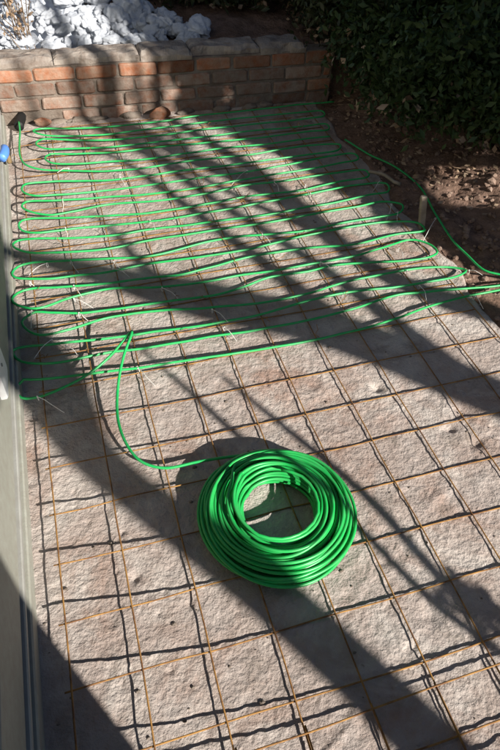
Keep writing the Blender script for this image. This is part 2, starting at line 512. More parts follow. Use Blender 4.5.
# ---------------------------------------------------------------- welded wire mesh
def zw(x):
    t = min(max((x + 0.18) / 0.5, 0), 1)
    t = t * (2 - t)
    return 0.040 * (1 - t) + 0.0045 * t
def fixz(x, y):                                 # grid was laid out for wires 2 cm up: keep sight lines for the true height
    k = (CAM_H - zw(x)) / (CAM_H - 0.02)
    return x * k, y * k
mesh_t = empty('wire_mesh', (0.55, 1.5, 0.0), 'rusty welded wire mesh lying over the concrete slab', 'wire mesh')
WR = 0.0021
def warp(x, y):
    return 0.005 * float(noise(x, y, 1.7, 31)), 0.006 * float(noise(x, y, 1.6, 32)), (0.25 + zw(x) / 0.05) * (0.005 * float(noise(x, y, 2.6, 33)) + 0.003 * float(noise(x, y, 7, 34)))
for i in range(1, 12):
    pts = []
    for y in np.arange(-0.3, 3.235, 0.05):
        x = -0.358 + 0.15 * i
        dx, dy, dz = warp(x, y)
        gx, gy = fixz(x + dx, y)
        pts.append((gx + 0.002 * float(noise(y, i * 3.3, 9, 35)), gy, max(zw(x) + dz, 0.0040) + 0.0018))
    obj('wire', *sweep(pts, WR, 6), M_WIRE, mesh_t, True)
for j in range(-5, 19):
    pts = []
    for x in np.arange(-0.222, 1.325, 0.04):
        y = 0.506 + 0.15 * j
        dx, dy, dz = warp(x, y)
        gx, gy = fixz(x, y + dy)
        pts.append((gx, gy + 0.003 * float(noise(x, j * 2.7, 8, 36)), max(zw(x) + dz, 0.0040) - 0.0018))
    obj('wire', *sweep(pts, WR, 6), M_WIRE, mesh_t, True)
# the lapped sheet at the near end
lap = empty('wire_mesh', (0.7, 0.0, 0.0), 'second rusty mesh sheet whose last wires lap over the near end', 'wire mesh')
for j in range(3):
    pts = []
    for x in np.arange(-0.15, 1.3, 0.04):
        y = 0.292 - 0.15 * j + 0.02 * x
        dx, dy, dz = warp(x + 3, y)
        pts.append((x, y + 0.5 * dy + 0.003 * float(noise(x, j * 1.7, 7, 37)), zw(x) + 0.009 + 0.5 * dz))
    obj('wire', *sweep(pts, WR, 6), M_WIRE, lap, True)
for i in range(2, 11):
    x = -0.352 + 0.15 * i
    obj('wire', *sweep([(x, y, zw(x) + 0.008) for y in (-0.32, -0.1, 0.1, 0.31)], WR, 6), M_WIRE, lap, True)

# ---------------------------------------------------------------- green tubing
TUBE_A = [(-0.257, 1.43), (-0.211, 1.417), (-0.001, 1.416), (0.156, 1.412), (0.319, 1.407), (0.489, 1.402), (0.665, 1.4), (0.851, 1.406), (1.016, 1.433), (1.105, 1.454), (1.236, 1.471), (1.337, 1.474), (1.448, 1.475), (1.575, 1.472), (1.646, 1.479), (1.586, 1.488), (1.461, 1.496), (1.265, 1.523), (1.071, 1.545), (0.859, 1.514), (0.702, 1.5), (0.52, 1.501), (0.345, 1.509), (0.173, 1.504), (0.01, 1.503), (-0.146, 1.485), (-0.218, 1.491), (-0.259, 1.511), (-0.282, 1.545), (-0.282, 1.568), (-0.25, 1.579), (-0.17, 1.573), (0.02, 1.572), (0.187, 1.572), (0.36, 1.568), (0.504, 1.57), (0.741, 1.603), (0.938, 1.604), (1.095, 1.593), (1.259, 1.587), (1.338, 1.592), (1.384, 1.612), (1.354, 1.643), (1.258, 1.665), (1.136, 1.677), (0.923, 1.664), (0.755, 1.641), (0.561, 1.634), (0.38, 1.65), (0.221, 1.68), (0.034, 1.682), (-0.102, 1.64), (-0.198, 1.623), (-0.237, 1.659), (-0.251, 1.699), (-0.231, 1.73), (-0.204, 1.744), (-0.159, 1.733), (-0.062, 1.719), (0.04, 1.725), (0.231, 1.726), (0.397, 1.715), (0.515, 1.735), (0.642, 1.769), (0.801, 1.766), (0.895, 1.774), (1.03, 1.758), (1.206, 1.732), (1.292, 1.73), (1.336, 1.753), (1.336, 1.796), (1.306, 1.84), (1.269, 1.857), (1.123, 1.83), (1.029, 1.813), (0.815, 1.801), (0.692, 1.801), (0.537, 1.81), (0.419, 1.803), (0.233, 1.814), (0.055, 1.838), (-0.086, 1.811), (-0.202, 1.771), (-0.26, 1.798), (-0.279, 1.836), (-0.258, 1.87), (-0.216, 1.885), (-0.115, 1.878), (0.06, 1.873), (0.208, 1.881), (0.319, 1.867), (0.438, 1.881), (0.606, 1.91), (0.854, 1.907), (1.044, 1.887), (1.202, 1.904), (1.314, 1.901), (1.363, 1.907), (1.364, 1.953), (1.272, 1.993), (1.065, 2.0), (0.886, 1.993), (0.708, 1.974), (0.621, 1.961), (0.456, 1.952), (0.223, 1.962), (0.069, 1.94), (-0.075, 1.935), (-0.179, 1.932), (-0.261, 1.954), (-0.274, 1.987), (-0.252, 2.025), (-0.209, 2.033), (-0.102, 2.032), (0.08, 2.022), (0.248, 2.016), (0.481, 2.051), (0.647, 2.048), (0.899, 2.027), (1.083, 2.041), (1.211, 2.04), (1.32, 2.053), (1.358, 2.109), (1.296, 2.151), (1.146, 2.146), (0.938, 2.134), (0.784, 2.126), (0.5, 2.127), (0.252, 2.12), (0.09, 2.095), (-0.061, 2.088), (-0.205, 2.101), (-0.255, 2.137), (-0.265, 2.167), (-0.245, 2.189), (-0.179, 2.179), (-0.053, 2.177), (0.101, 2.175), (0.264, 2.191), (0.516, 2.191), (0.776, 2.184), (0.961, 2.194), (1.054, 2.195), (1.256, 2.221), (1.349, 2.233), (1.367, 2.292), (1.247, 2.313), (0.978, 2.292), (0.808, 2.283), (0.534, 2.262), (0.276, 2.256), (0.112, 2.255), (-0.086, 2.238), (-0.176, 2.228), (-0.227, 2.262), (-0.238, 2.294), (-0.225, 2.328), (-0.185, 2.337), (-0.039, 2.331), (0.122, 2.326), (0.288, 2.321), (0.551, 2.332), (0.735, 2.344), (0.947, 2.335), (1.169, 2.36), (1.317, 2.379), (1.326, 2.435), (1.204, 2.446), (0.873, 2.425), (0.762, 2.435), (0.571, 2.412), (0.303, 2.407), (0.133, 2.413), (-0.015, 2.376), (-0.115, 2.36), (-0.19, 2.388), (-0.22, 2.435), (-0.203, 2.466), (-0.067, 2.469), (0.142, 2.478), (0.315, 2.473), (0.588, 2.479), (0.798, 2.491), (1.025, 2.5), (1.237, 2.527), (1.337, 2.542), (1.341, 2.599), (1.217, 2.603), (0.999, 2.566), (0.748, 2.55), (0.607, 2.557), (0.328, 2.544), (0.151, 2.546), (-0.063, 2.518), (-0.176, 2.514), (-0.214, 2.565), (-0.2, 2.612), (-0.096, 2.633), (0.032, 2.633), (0.162, 2.621), (0.344, 2.632), (0.628, 2.638), (0.872, 2.637), (1.129, 2.646), (1.278, 2.651), (1.31, 2.703), (1.158, 2.724), (0.824, 2.71), (0.647, 2.713), (0.358, 2.706), (0.175, 2.716), (-0.002, 2.733), (-0.13, 2.752), (-0.187, 2.791), (-0.208, 2.873), (-0.207, 3.005), (-0.199, 3.143), (-0.2, 3.245)]
TUBE_B = [(1.296, 2.802), (1.188, 2.805), (1.025, 2.795), (0.669, 2.801), (0.373, 2.791), (0.186, 2.797), (0.004, 2.795), (-0.074, 2.808), (-0.102, 2.858), (-0.077, 2.898), (0.035, 2.892), (0.197, 2.882), (0.391, 2.891), (0.689, 2.882), (0.946, 2.875), (1.216, 2.879), (1.315, 2.878), (1.328, 2.941), (1.185, 2.945), (0.915, 2.946), (0.705, 2.945), (0.402, 2.953), (0.205, 2.943), (0.017, 2.945), (-0.095, 2.959), (-0.133, 3.0), (-0.103, 3.043), (0.05, 3.038), (0.216, 3.022), (0.414, 3.016), (0.724, 3.021), (0.992, 3.022), (1.27, 3.023), (1.351, 3.028), (1.363, 3.089), (1.241, 3.099), (0.963, 3.108), (0.746, 3.111), (0.428, 3.093), (0.224, 3.082), (0.03, 3.084), (-0.1, 3.098), (-0.139, 3.141), (-0.105, 3.164), (0.063, 3.172), (0.237, 3.172), (0.442, 3.172), (0.765, 3.187), (1.044, 3.191), (1.331, 3.189), (1.473, 3.189)]
TUBE_R = [(1.343, 2.723, 0.03), (1.4, 2.547, 0.03), (1.466, 2.409, 0.03), (1.495, 2.213, 0.03), (1.452, 1.985, 0.03), (1.426, 1.785, 0.03), (1.43, 1.699, 0.03), (1.443, 1.588, 0.03), (1.488, 1.547, 0.03), (1.613, 1.473, 0.03)]
LOOSE = [(-0.258, 1.435, 0.045), (-0.285, 1.413, 0.045), (-0.267, 1.366, 0.045), (-0.221, 1.357, 0.045), (-0.155, 1.368, 0.05), (-0.06, 1.402, 0.06), (0.009, 1.434, 0.085), (0.06, 1.456, 0.12), (0.089, 1.474, 0.135), (0.082, 1.452, 0.135), (0.05, 1.401, 0.11), (0.015, 1.319, 0.07), (-0.005, 1.205, 0.045), (0.008, 1.108, 0.035), (0.037, 1.05, 0.03), (0.094, 1.017, 0.025), (0.184, 1.013, 0.025), (0.248, 1.005, 0.03), (0.317, 0.993, 0.035)]
TIES = [(0.086, 1.413, 0.126, 1.324), (0.239, 1.807, 0.288, 1.723), (0.083, 1.957, 0.135, 1.883), (0.092, 2.0, 0.122, 1.943), (-0.066, 2.035, -0.043, 1.961), (-0.149, 2.023, -0.218, 1.989), (-0.067, 1.873, -0.045, 1.806), (-0.074, 1.798, -0.014, 1.741), (-0.065, 1.719, -0.035, 1.676), (-0.162, 1.592, -0.223, 1.523), (-0.122, 1.557, -0.09, 1.529), (-0.216, 1.753, -0.224, 1.674), (-0.221, 1.348, -0.153, 1.287), (0.385, 1.641, 0.421, 1.558), (0.402, 1.538, 0.429, 1.472), (0.785, 2.56, 0.69, 2.479), (0.873, 2.425, 0.872, 2.352), (1.001, 2.366, 0.984, 2.246), (0.696, 2.042, 0.715, 1.971), (0.998, 2.295, 0.989, 2.185), (1.343, 2.316, 1.285, 2.257), (1.311, 2.121, 1.247, 2.03), (1.308, 2.056, 1.275, 1.991), (1.445, 1.972, 1.312, 1.83), (1.159, 1.671, 1.194, 1.578), (1.164, 1.575, 1.146, 1.488), (1.392, 1.61, 1.422, 1.562), (1.331, 1.464, 1.331, 1.398), (0.857, 1.804, 0.889, 1.722), (1.193, 1.812, 1.178, 1.739), (0.212, 2.662, 0.224, 2.561), (-0.005, 2.748, -0.058, 2.714), (-0.054, 2.476, -0.064, 2.398), (-0.062, 2.25, -0.066, 2.188), (0.276, 2.256, 0.285, 2.17), (-0.215, 1.917, -0.201, 1.9)]
TR = 0.0043
def tube_pts(tab, seed):
    out = []
    for i, (x, y) in enumerate(tab):
        dz = warp(x, y)[2]
        out.append((x, y, max(zw(x) + dz, 0.0040) + 0.0115 + 0.004 * random.random()))
    return out
def jitter(path, s):
    path = np.array(path)
    k = np.arange(len(path)) * 0.012
    path[:, 1] += 0.0045 * noise(k, k * 0, 5, s) + 0.002 * noise(k, k * 0, 16, s + 7)
    path[:, 2] += 0.0025 * np.abs(noise(k, k * 0, 5, s + 1))
    return path
lead = smooth_path(LOOSE[::-1], 0.012)
pathA = smooth_path(tube_pts(TUBE_A, 1), 0.016)
pa = np.concatenate([lead[:-1], jitter(pathA, 61)])
t1 = obj('heating_tube', *sweep(pa, TR, 8), M_TUBE, None, True)
tag(t1, 'long green plastic tube laid in back and forth rows and tied to the mesh', 'tube')
pathB = jitter(smooth_path(tube_pts(TUBE_B, 2), 0.016), 71)
t2 = obj('heating_tube', *sweep(pathB, TR, 8), M_TUBE, None, True)
tag(t2, 'shorter green plastic tube looped in six rows nearest the brick wall', 'tube')
t3 = obj('heating_tube', *sweep(jitter(smooth_path(TUBE_R, 0.016), 81), TR, 8), M_TUBE, None, True)
tag(t3, 'single green plastic tube running along the soil edge past the stake', 'tube')

# coil: one tube wound round and round, with the inner end loose across the hole
CX, CY = 0.352, 0.797
rs = np.random.default_rng(5)
CR = 0.0044
slots = []
for layer in range(7):
    z = 0.016 + layer * 0.0090
    half = (0.046, 0.048, 0.048, 0.046, 0.040, 0.031, 0.018)[layer]
    mid = (0.147, 0.147, 0.147, 0.147, 0.147, 0.146, 0.145)[layer]
    k = max(2, int(2 * half / 0.0091))
    order = np.linspace(mid - half, mid + half, k)
    if layer % 2: order = order[::-1]
    for r in order: slots.append((r + rs.normal(0, 0.0018), z + rs.normal(0, 0.0022)))
pts = []
NS = 44
ph = rs.uniform(0, 6.28, (len(slots), 4))
pcx = pcy = ptx = pty = 0.0
for k, (r, z) in enumerate(slots):
    r2, z2 = slots[min(k + 1, len(slots) - 1)]
    wild = 1.7 if rs.uniform() < 0.25 else 0.8
    cx, cy = rs.normal(0, 0.0042 * wild, 2)
    tx, ty = rs.normal(0, 0.022 * wild, 2)
    a0 = rs.uniform(0.5, 0.75)
    for s in range(NS):
        f = s / NS
        a = 2 * math.pi * f + 2.2
        g = max(0.0, (f - a0) / (1 - a0))
        g = g * g * (3 - 2 * g)
        rr = r + (r2 - r) * g + 0.0024 * math.sin(2 * a + ph[k, 0]) + 0.0014 * math.sin(3 * a + ph[k, 1])
        e = min(1.0, f / 0.45)
        e = e * e * (3 - 2 * e)
        ox, oy = pcx + (cx - pcx) * e, pcy + (cy - pcy) * e
        qx, qy = ptx + (tx - ptx) * e, pty + (ty - pty) * e
        x, y = rr * math.cos(a) + ox, rr * math.sin(a) + oy
        zz = z + (z2 - z) * g + qx * x + qy * y + 0.0014 * math.sin(3 * a + ph[k, 2])
        pts.append((CX + x, CY + y, max(zz, 0.016)))
    pcx, pcy, ptx, pty = cx, cy, tx, ty
# slack turns that sag towards the hole, then the cut end lying over the top
base_a = 2.2
for f in np.linspace(0.04, 1.0, 50):
    a = 2 * math.pi * f + base_a
    r = 0.138 - 0.022 * f
    pts.append((CX + r * math.cos(a) + 0.006 * math.sin(math.pi * f), CY + r * math.sin(a) - 0.008 * math.sin(math.pi * f), 0.082 - 0.010 * math.sin(math.pi * f) + 0.004 * f))
for f in np.linspace(0.03, 1.0, 50):
    a = 2 * math.pi * f + base_a
    r = 0.116 - 0.014 * math.sin(math.pi * f) + 0.010 * f
    pts.append((CX + r * math.cos(a), CY + r * math.sin(a), 0.082 - 0.014 * math.sin(math.pi * f) + 0.008 * f))
for f in np.linspace(0.04, 0.30, 10):
    a = base_a - 2 * math.pi * 0.0 - 2 * math.pi * 0.0 + 2 * math.pi * 0.0
    t = (f - 0.04) / 0.26
    # the end swings back over the windings towards the far side of the hole
    x0, y0 = 0.126 * math.cos(base_a), 0.126 * math.sin(base_a)
    x1, y1 = -0.125, 0.012
    x2, y2 = -0.082, -0.080
    pts.append((CX + (1 - t)**2 * x0 + 2 * t * (1 - t) * (x1 - 0.03) + t * t * x2, CY + (1 - t)**2 * y0 + 2 * t * (1 - t) * y1 + t * t * y2, 0.094 - 0.008 * t))
pts += [(CX - 0.030, CY - 0.102, 0.080), (CX + 0.035, CY - 0.095, 0.078), (CX + 0.082, CY - 0.058, 0.078), (CX + 0.096, CY + 0.000, 0.080), (CX + 0.080, CY + 0.055, 0.082), (CX + 0.035, CY + 0.090, 0.084)]
cp = smooth_path(pts, 0.02)
coil = empty('tube_coil', (CX, CY, 0.0), 'bright green coil of plastic tube lying on the wire mesh', 'tube coil')
obj('winding', *sweep(cp, CR, 8), M_COIL, coil, True)
e1 = np.array(cp[-1]); e0 = np.array(cp[-2])
dv = (e1 - e0) / np.linalg.norm(e1 - e0)
obj('painted_bore', *sweep([e1 - dv * 0.001, e1 + dv * 0.0008], 0.0036, 10), M_BLACK, coil)  # black disc painting the dark hollow of the cut tube

# ---------------------------------------------------------------- cable ties
for i, (ax, ay, bx, by) in enumerate(TIES):
    za = max(zw(ax) + warp(ax, ay)[2], 0.0040)
    c = np.array((ax, ay, za + 0.009))
    th = random.uniform(-0.5, 0.5)
    ring = []
    for k in range(11):
        q = k / 10 * 2 * math.pi
        u = np.array((math.sin(th), math.cos(th), 0))
        ring.append(c + u * (0.0065 * math.cos(q)) + np.array((0, 0, 0.0092 * math.sin(q))))
    head = c + np.array((0.0, -0.003, 0.0100))
    end = np.array((bx, by, max(0.008, zw(bx) * 0.5 + random.uniform(0.0, 0.03))))
    mid = (head + end) / 2 + np.array((random.uniform(-0.006, 0.006), 0, 0.008))
    tail = smooth_path([head, head * 0.7 + end * 0.3 + np.array((0, 0, 0.007)), mid, end], 0.01)
    V1 = sweep(ring, 0.0009, 5, False)
    V2 = sweep(tail, np.linspace(0.0013, 0.0009, len(tail)), 4)
    V3 = box(head[0] - 0.002, head[0] + 0.002, head[1] - 0.002, head[1] + 0.002, head[2] - 0.0015, head[2] + 0.003, 0.0008)
    o = obj('cable_tie', *merge([V1, V2, V3]), M_TIE)
    tag(o, 'thin white cable tie with a stray tail holding green tube to mesh', 'cable tie', 'cable ties holding the green tube to the mesh')

for i in range(46):
    ci, cj = random.randint(1, 10), random.randint(6, 17)
    x, y = -0.358 + 0.15 * ci, 0.506 + 0.15 * cj
    x, y = fixz(x, y)
    z = max(zw(x) + warp(x, y)[2], 0.0040) + 0.004
    a = random.uniform(0, 6.28)
    q = []
    for k in range(6):
        q.append((x + math.cos(a) * 0.009 * k + random.uniform(-0.006, 0.006), y + math.sin(a) * 0.009 * k + random.uniform(-0.006, 0.006), z + 0.003 + 0.006 * k * random.uniform(0.3, 1.0)))
    o = obj('tie_wire', *sweep(smooth_path(q, 0.005), 0.0011, 5), M_WIRE)
    tag(o, 'short twist of rusty tie wire at a mesh crossing', 'tie wire', 'tie wires twisted round the mesh crossings')

# ---------------------------------------------------------------- things at the soil edge
stake = obj('wooden_stake', *merge([box(1.376, 1.404, 1.955, 1.973, -0.06, 0.145, 0.003)]), M_WOOD)
me = stake.data
for v_ in me.vertices:
    v_.co.x += -0.24 * max(v_.co.z, 0) + 0.002 * float(noise(v_.co.z, v_.co.y, 30, 3))
tag(stake, 'short weathered grey stake leaning at the slab edge', 'stake')
st = obj('fallen_stick', *sweep(smooth_path([(1.33, 2.40, 0.03), (1.367, 2.318, 0.05), (1.39, 2.27, 0.04), (1.405, 2.235, 0.045)], 0.02), 0.008, 6), M_WOOD, None, True)
tag(st, 'pale bare stick lying across the slab edge under the bush', 'stick')

# soil clods, pebbles and chips: uncountable
clod_v, clod_f = blob(77, 1, 0.3, 0.7, 0.2)
parts = []
for i in range(1500):
    x, y = random.uniform(1.37, 2.3), random.uniform(1.1, 3.1)
    r = abs(random.gauss(0, 0.007)) + 0.003
    if random.random() < 0.03: r *= 1.6
    a = random.uniform(0, 6.28)
    V = np.array(clod_v) * (r * random.uniform(0.8, 1.5), r, r)
    V = np.stack([V[:, 0] * math.cos(a) - V[:, 1] * math.sin(a), V[:, 0] * math.sin(a) + V[:, 1] * math.cos(a), V[:, 2]], 1)
    parts.append((V + (x, y, float(soil_z(x, y)) + r * 0.3), clod_f))
o = obj('soil_clods', *merge(parts), M_CLOD)
tag(o, 'crumbly reddish clods and pebbles strewn over the soil', 'soil clods', kind='stuff')
parts = []
for i in range(420):
    x, y = random.uniform(WALLX + 0.02, 1.36), random.uniform(0.1, 3.25)
    r = abs(random.gauss(0, 0.0022)) + 0.0012
    V = np.array(clod_v) * (r * random.uniform(0.8, 1.8), r, r)
    parts.append((V + (x, y, float(slab_z(x, y)) + r * 0.3), clod_f))
o = obj('concrete_crumbs', *merge(parts), M_MORTAR)
tag(o, 'tiny loose crumbs of concrete scattered over the slab', 'crumbs', kind='stuff')

def leaf_cloud(pos, size, rs, ratio=0.45, spread=1.0):
    """pos: n x 3 leaf positions; each leaf a folded diamond"""
    n = len(pos)
    d = rs.normal(size=(n, 3)); d /= np.linalg.norm(d, axis=1)[:, None]
    e = np.cross(d, rs.normal(size=(n, 3))); e /= np.linalg.norm(e, axis=1)[:, None] + 1e-9
    nn = np.cross(d, e)
    L = (size * rs.uniform(0.45, 1.5, n))[:, None]
    W = L * ratio
    V = np.stack([pos - d * L * 0.5, pos + e * W * 0.5 + nn * L * 0.08, pos + d * L * 0.5, pos - e * W * 0.5 + nn * L * 0.08], 1).reshape(-1, 3)
    i = np.arange(n)[:, None] * 4
    F = np.concatenate([i + np.array([[0, 1, 2]]), i + np.array([[0, 2, 3]])], 0)
    return V, F
rs = np.random.default_rng(21)
n = 2600
px = rs.uniform(1.45, 2.7, n); py = rs.uniform(1.9, 4.2, n)
keep = (py > 2.25 - 0.3 * (px - 1.45)) | (rs.uniform(size=n) < 0.15)
px, py = px[keep], py[keep]
V, F = leaf_cloud(np.stack([px, py, soil_z(px, py) + rs.uniform(0.008, 0.03, len(px))], 1), 0.030, rs, 0.55)
V = V.reshape(-1, 4, 3); cz = V[:, :, 2].mean(1, keepdims=True); V[:, :, 2] = cz + (V[:, :, 2] - cz) * 0.45
o = fast_obj('leaf_litter', V.reshape(-1, 3), F, M_DRY, None, False)
tag(o, 'dry pale dead leaves littered under the bush', 'leaf litter', kind='stuff')

# ---------------------------------------------------------------- snow heap behind the wall
snow = empty('snow_heap', (0.2, 3.9, 0.2), 'heap of crusted snow lumps on the bed behind the brick wall', 'snow heap')
lump_meshes = []
for i in range(9):
    V, F = blob(500 + i, 4, 0.30, 0.85, 0.10 + 0.02 * i)
    V = np.array(V)
    V *= (1 + 0.20 * noise(V[:, 0] + V[:, 2] * 0.7, V[:, 1] - V[:, 2] * 0.5, 2.3, 600 + i) + 0.14 * noise(V[:, 0] - V[:, 2], V[:, 1] + V[:, 2], 4.5, 610 + i) + 0.06 * noise(V[:, 0] + V[:, 1], V[:, 2] - V[:, 1], 9, 620 + i))[:, None]
    me = bpy.data.meshes.new('snow_lump')
    me.from_pydata([tuple(map(float, q)) for q in V], [], F)
    me.materials.append(M_SNOW)
    me.shade_smooth()
    lump_meshes.append(me)
def lump(x, y, z, r, sx=1.0, sz=1.0):
    o = obj('snow_lump', None, None, None, snow, mesh=random.choice(lump_meshes))
    o.location = (x, y, z)
    o.scale = (r * sx, r, r * sz)
    o.rotation_euler = (random.uniform(-0.6, 0.6), random.uniform(-0.6, 0.6), random.uniform(0, 6.28))
def heap_h(x, y):
    b = max(0.0, min(1.0, (y - 3.52) / 0.40))
    t = 1 - 0.85 * max(0.0, min(1.0, (x - 0.30) / 0.5))
    return 0.255 + 0.17 * b * t
gx_, gy_ = np.arange(-0.36, 0.86, 0.012), np.arange(3.50, 4.42, 0.012)
GX, GY = np.meshgrid(gx_, gy_)
hb = np.clip((GY - 3.52) / 0.40, 0, 1)
ht = 1 - 0.85 * np.clip((GX - 0.30) / 0.5, 0, 1)
fl = np.clip((4.33 - np.where(GX < 0.2, 0.0, 0.32 + 0.3 * (GX - 0.2)) - GY) / 0.08, 0, 1)
GZ = 0.212 + (0.165 * hb * ht) * fl - 0.10 * (1 - fl) + 0.022 * noise(GX, GY, 14, 71) + 0.012 * noise(GX, GY, 34, 72) - 0.08 * np.clip((GX - 0.70) / 0.1, 0, 1) - 0.06 * np.clip((3.54 - GY) / 0.03, 0, 1)
fast_obj('snow_crust', *grid_mesh(gx_, gy_, GZ), M_SNOW, snow)
for i in range(285):
    x = random.uniform(-0.34, 0.78)
    far = 4.35 if x < 0.16 else 4.02 - 0.45 * max(0, x - 0.45)
    y = random.uniform(3.53 + 0.04 * random.random(), far)
    r = random.uniform(0.015, 0.046)
    lump(x, y, heap_h(x, y) + r * random.uniform(-0.3, 0.35), r, random.uniform(0.85, 1.5), random.uniform(0.7, 1.05))
for (x, y, r, sz) in ((0.46, 3.80, 0.080, 1.25), (0.40, 3.74, 0.06, 1.0), (0.60, 3.72, 0.055, 0.9), (0.82, 3.66, 0.075, 0.7), (0.72, 3.66, 0.045, 0.8), (0.33, 3.86, 0.06, 1.0)):
    lump(x, y, heap_h(x, y) + r * 0.45, r, 1.0, sz)

# dry weed sticking out of the snow by the house
weed = empty('dry_weed', (-0.10, 3.66, 0.25), 'dry brown weed with thin twigs standing in the snow heap', 'weed')
parts = []
lp = []
rs = np.random.default_rng(33)
for i in range(16):
    a = rs.uniform(0, 6.28); s = rs.uniform(0.03, 0.13)
    h = rs.uniform(0.14, 0.34)
    p0 = np.array((-0.10 + rs.normal(0, 0.025), 3.64 + rs.normal(0, 0.03), 0.27))
    p1 = p0 + (math.cos(a) * s * 0.4, math.sin(a) * s * 0.4, h * 0.5)
    p2 = p0 + (math.cos(a) * s, math.sin(a) * s, h)
    parts.append(sweep(smooth_path([p0, p1, p2], 0.03), 0.0022, 4))
    for k in range(5):
        lp.append(p1 + (p2 - p1) * rs.uniform(0, 1) + rs.normal(0, 0.012, 3))
obj('stems', *merge(parts), M_TWIG, weed)
fast_obj('leaves', *leaf_cloud(np.array(lp), 0.03, rs, 0.5), M_DRY, weed, False)

# ---------------------------------------------------------------- bushes and trees
def bush(name, label, centre, rad, n, leaf, mleaf, seed, nstem=7, clumps=70, group=None, flatten=0.0):
    rs = np.random.default_rng(seed)
    c = np.array(centre, float); R = np.array(rad, float)
    z0 = float(soil_z(c[0], c[1])) if c[1] > 0.2 and c[0] > WALLX else -0.16
    t = empty(name, (c[0], c[1], z0 - 0.02), label, 'bush', group)
    d = rs.normal(size=(clumps, 3)); d /= np.linalg.norm(d, axis=1)[:, None]
    cc = c + d * R * (rs.uniform(0.35, 1.0, (clumps, 1)))
    cc[:, 2] = np.maximum(cc[:, 2], z0 + 0.10)
    low = np.arange(clumps) < clumps * 0.4                     # skirts of foliage down to the soil
    ang = rs.uniform(0, 2 * math.pi, clumps)
    rr = rs.uniform(0.75, 1.05, clumps)
    cc[low, 0] = c[0] + (np.cos(ang) * rr * R[0])[low]
    cc[low, 1] = c[1] + (np.sin(ang) * rr * R[1])[low]
    cc[low, 2] = z0 + rs.uniform(0.06, 0.45, clumps)[low]
    which = rs.integers(0, clumps, n)
    cr = rs.uniform(0.5, 1.3, clumps)[which][:, None]
    pos = cc[which] + rs.normal(size=(n, 3)) * cr * R[:2].min() * 0.16
    pos = pos[pos[:, 2] > z0 + 0.02]
    fast_obj('crown', *leaf_cloud(pos, leaf, rs), mleaf, t, False)
    pk = pos[rs.integers(0, len(pos), n // 45)] + rs.normal(0, 0.02, (n // 45, 3))
    pk[:, 2] = np.maximum(pk[:, 2] * 0.6, z0 + 0.03)
    fast_obj('dead_leaves', *leaf_cloud(pk, leaf * 1.1, rs, 0.6), M_DRY, t, False)
    for k in range(nstem):
        tgt = cc[rs.integers(0, clumps)]
        b = np.array((c[0] + rs.normal(0, 0.06), c[1] + rs.normal(0, 0.06), z0 - 0.03))
        m = b * 0.45 + tgt * 0.55 + rs.normal(0, 0.05, 3); m[2] = max(m[2], z0 + 0.05)
        p = smooth_path([b, b * 0.75 + m * 0.25 + (0, 0, 0.12), m, tgt], 0.06)
        obj('stem', *sweep(p, np.linspace(0.016, 0.004, len(p)), 6), M_BARK, t, True)
    return t
bush('evergreen_bush', 'dark evergreen bush with dense small leaves rising from the soil beside the slab', (1.98, 2.74, 0.25), (0.56, 0.60, 1.35), 32000, 0.036, M_LEAF, 1, 34, 240)
bush('evergreen_bush', 'shadowy evergreen bush growing off the right end of the brick wall', (1.86, 3.38, 0.25), (0.44, 0.55, 1.45), 27000, 0.036, M_LEAF2, 2, 28, 190)
bush('evergreen_bush', 'large dark bush behind the snow heap', (1.25, 4.45, 0.45), (0.75, 0.50, 1.2), 30000, 0.045, M_LEAF2, 3, 8, 120)
bush('evergreen_bush', 'dark bush backing the snow heap next to the house', (0.05, 5.15, 0.65), (0.7, 0.45, 0.55), 14000, 0.045, M_LEAF2, 4, 8, 90)
bush('evergreen_bush', 'outer evergreen bush spreading over the bare soil', (2.40, 2.42, 0.25), (0.58, 0.42, 1.2), 20000, 0.04, M_LEAF, 5, 24, 110)
bush('evergreen_bush', 'tall bush filling the far yard corner', (2.3, 4.5, 0.7), (0.8, 0.6, 1.7), 30000, 0.05, M_LEAF2, 6, 8, 110)

# trees standing behind the camera: l runs square to the shadows, z upwards, W along them
TE = math.tan(EL)
def at(l, z, W):
    p = SD * W + SP * l
    return (p.x, p.y, z - (W + 3.0) * TE)
def limb(name, pts, W, parent, dW=0.0, seed=0):
    n = len(pts)
    rs = np.random.default_rng(seed)
    P3 = []
    for i, (l, z, r) in enumerate(pts):
        P3.append((*at(l, z, W + dW * i / max(n - 1, 1)), r))
    P3 = smooth_path(P3, 0.05)
    k = np.arange(len(P3)) * 0.05
    rad = P3[:, 3] * (1 + 0.08 * noise(k, k * 0, 5, seed + 3))
    return obj(name, *sweep(P3[:, :3], rad, 10), M_BARK, parent, True)
def tree_root(name, label, l, W):
    p = SD * W + SP * l
    return empty(name, (p.x, p.y, -0.16), label, 'tree')
def base(l, r, W): return (l, -0.2 + (W + 3.0) * TE, r)

W = -2.75
tA = tree_root('yard_tree', 'slim tree with one straight trunk and a few leafy twigs behind the viewer', 0.57, W)
limb('trunk', [base(0.57, 0.09, W), (0.55, 0.6, 0.075), (0.53, 1.2, 0.072), (0.53, 1.5, 0.070), (0.525, 1.68, 0.070), (0.51, 1.79, 0.069), (0.485, 1.88, 0.065), (0.46, 1.97, 0.060), (0.45, 2.08, 0.070), (0.49, 2.19, 0.095), (0.54, 2.28, 0.098), (0.56, 2.38, 0.08), (0.55, 2.55, 0.06), (0.54, 2.9, 0.035), (0.52, 3.4, 0.015)], W, tA, 0.0, 1)
limb('limb', [(0.49, 2.18, 0.07), (0.43, 2.32, 0.05), (0.40, 2.5, 0.04), (0.35, 2.8, 0.025), (0.30, 3.2, 0.012)], W, tA, 0.3, 2)
limb('limb', [(0.55, 2.30, 0.06), (0.52, 2.5, 0.045), (0.50, 2.8, 0.03), (0.46, 3.3, 0.012)], W, tA, -0.3, 3)
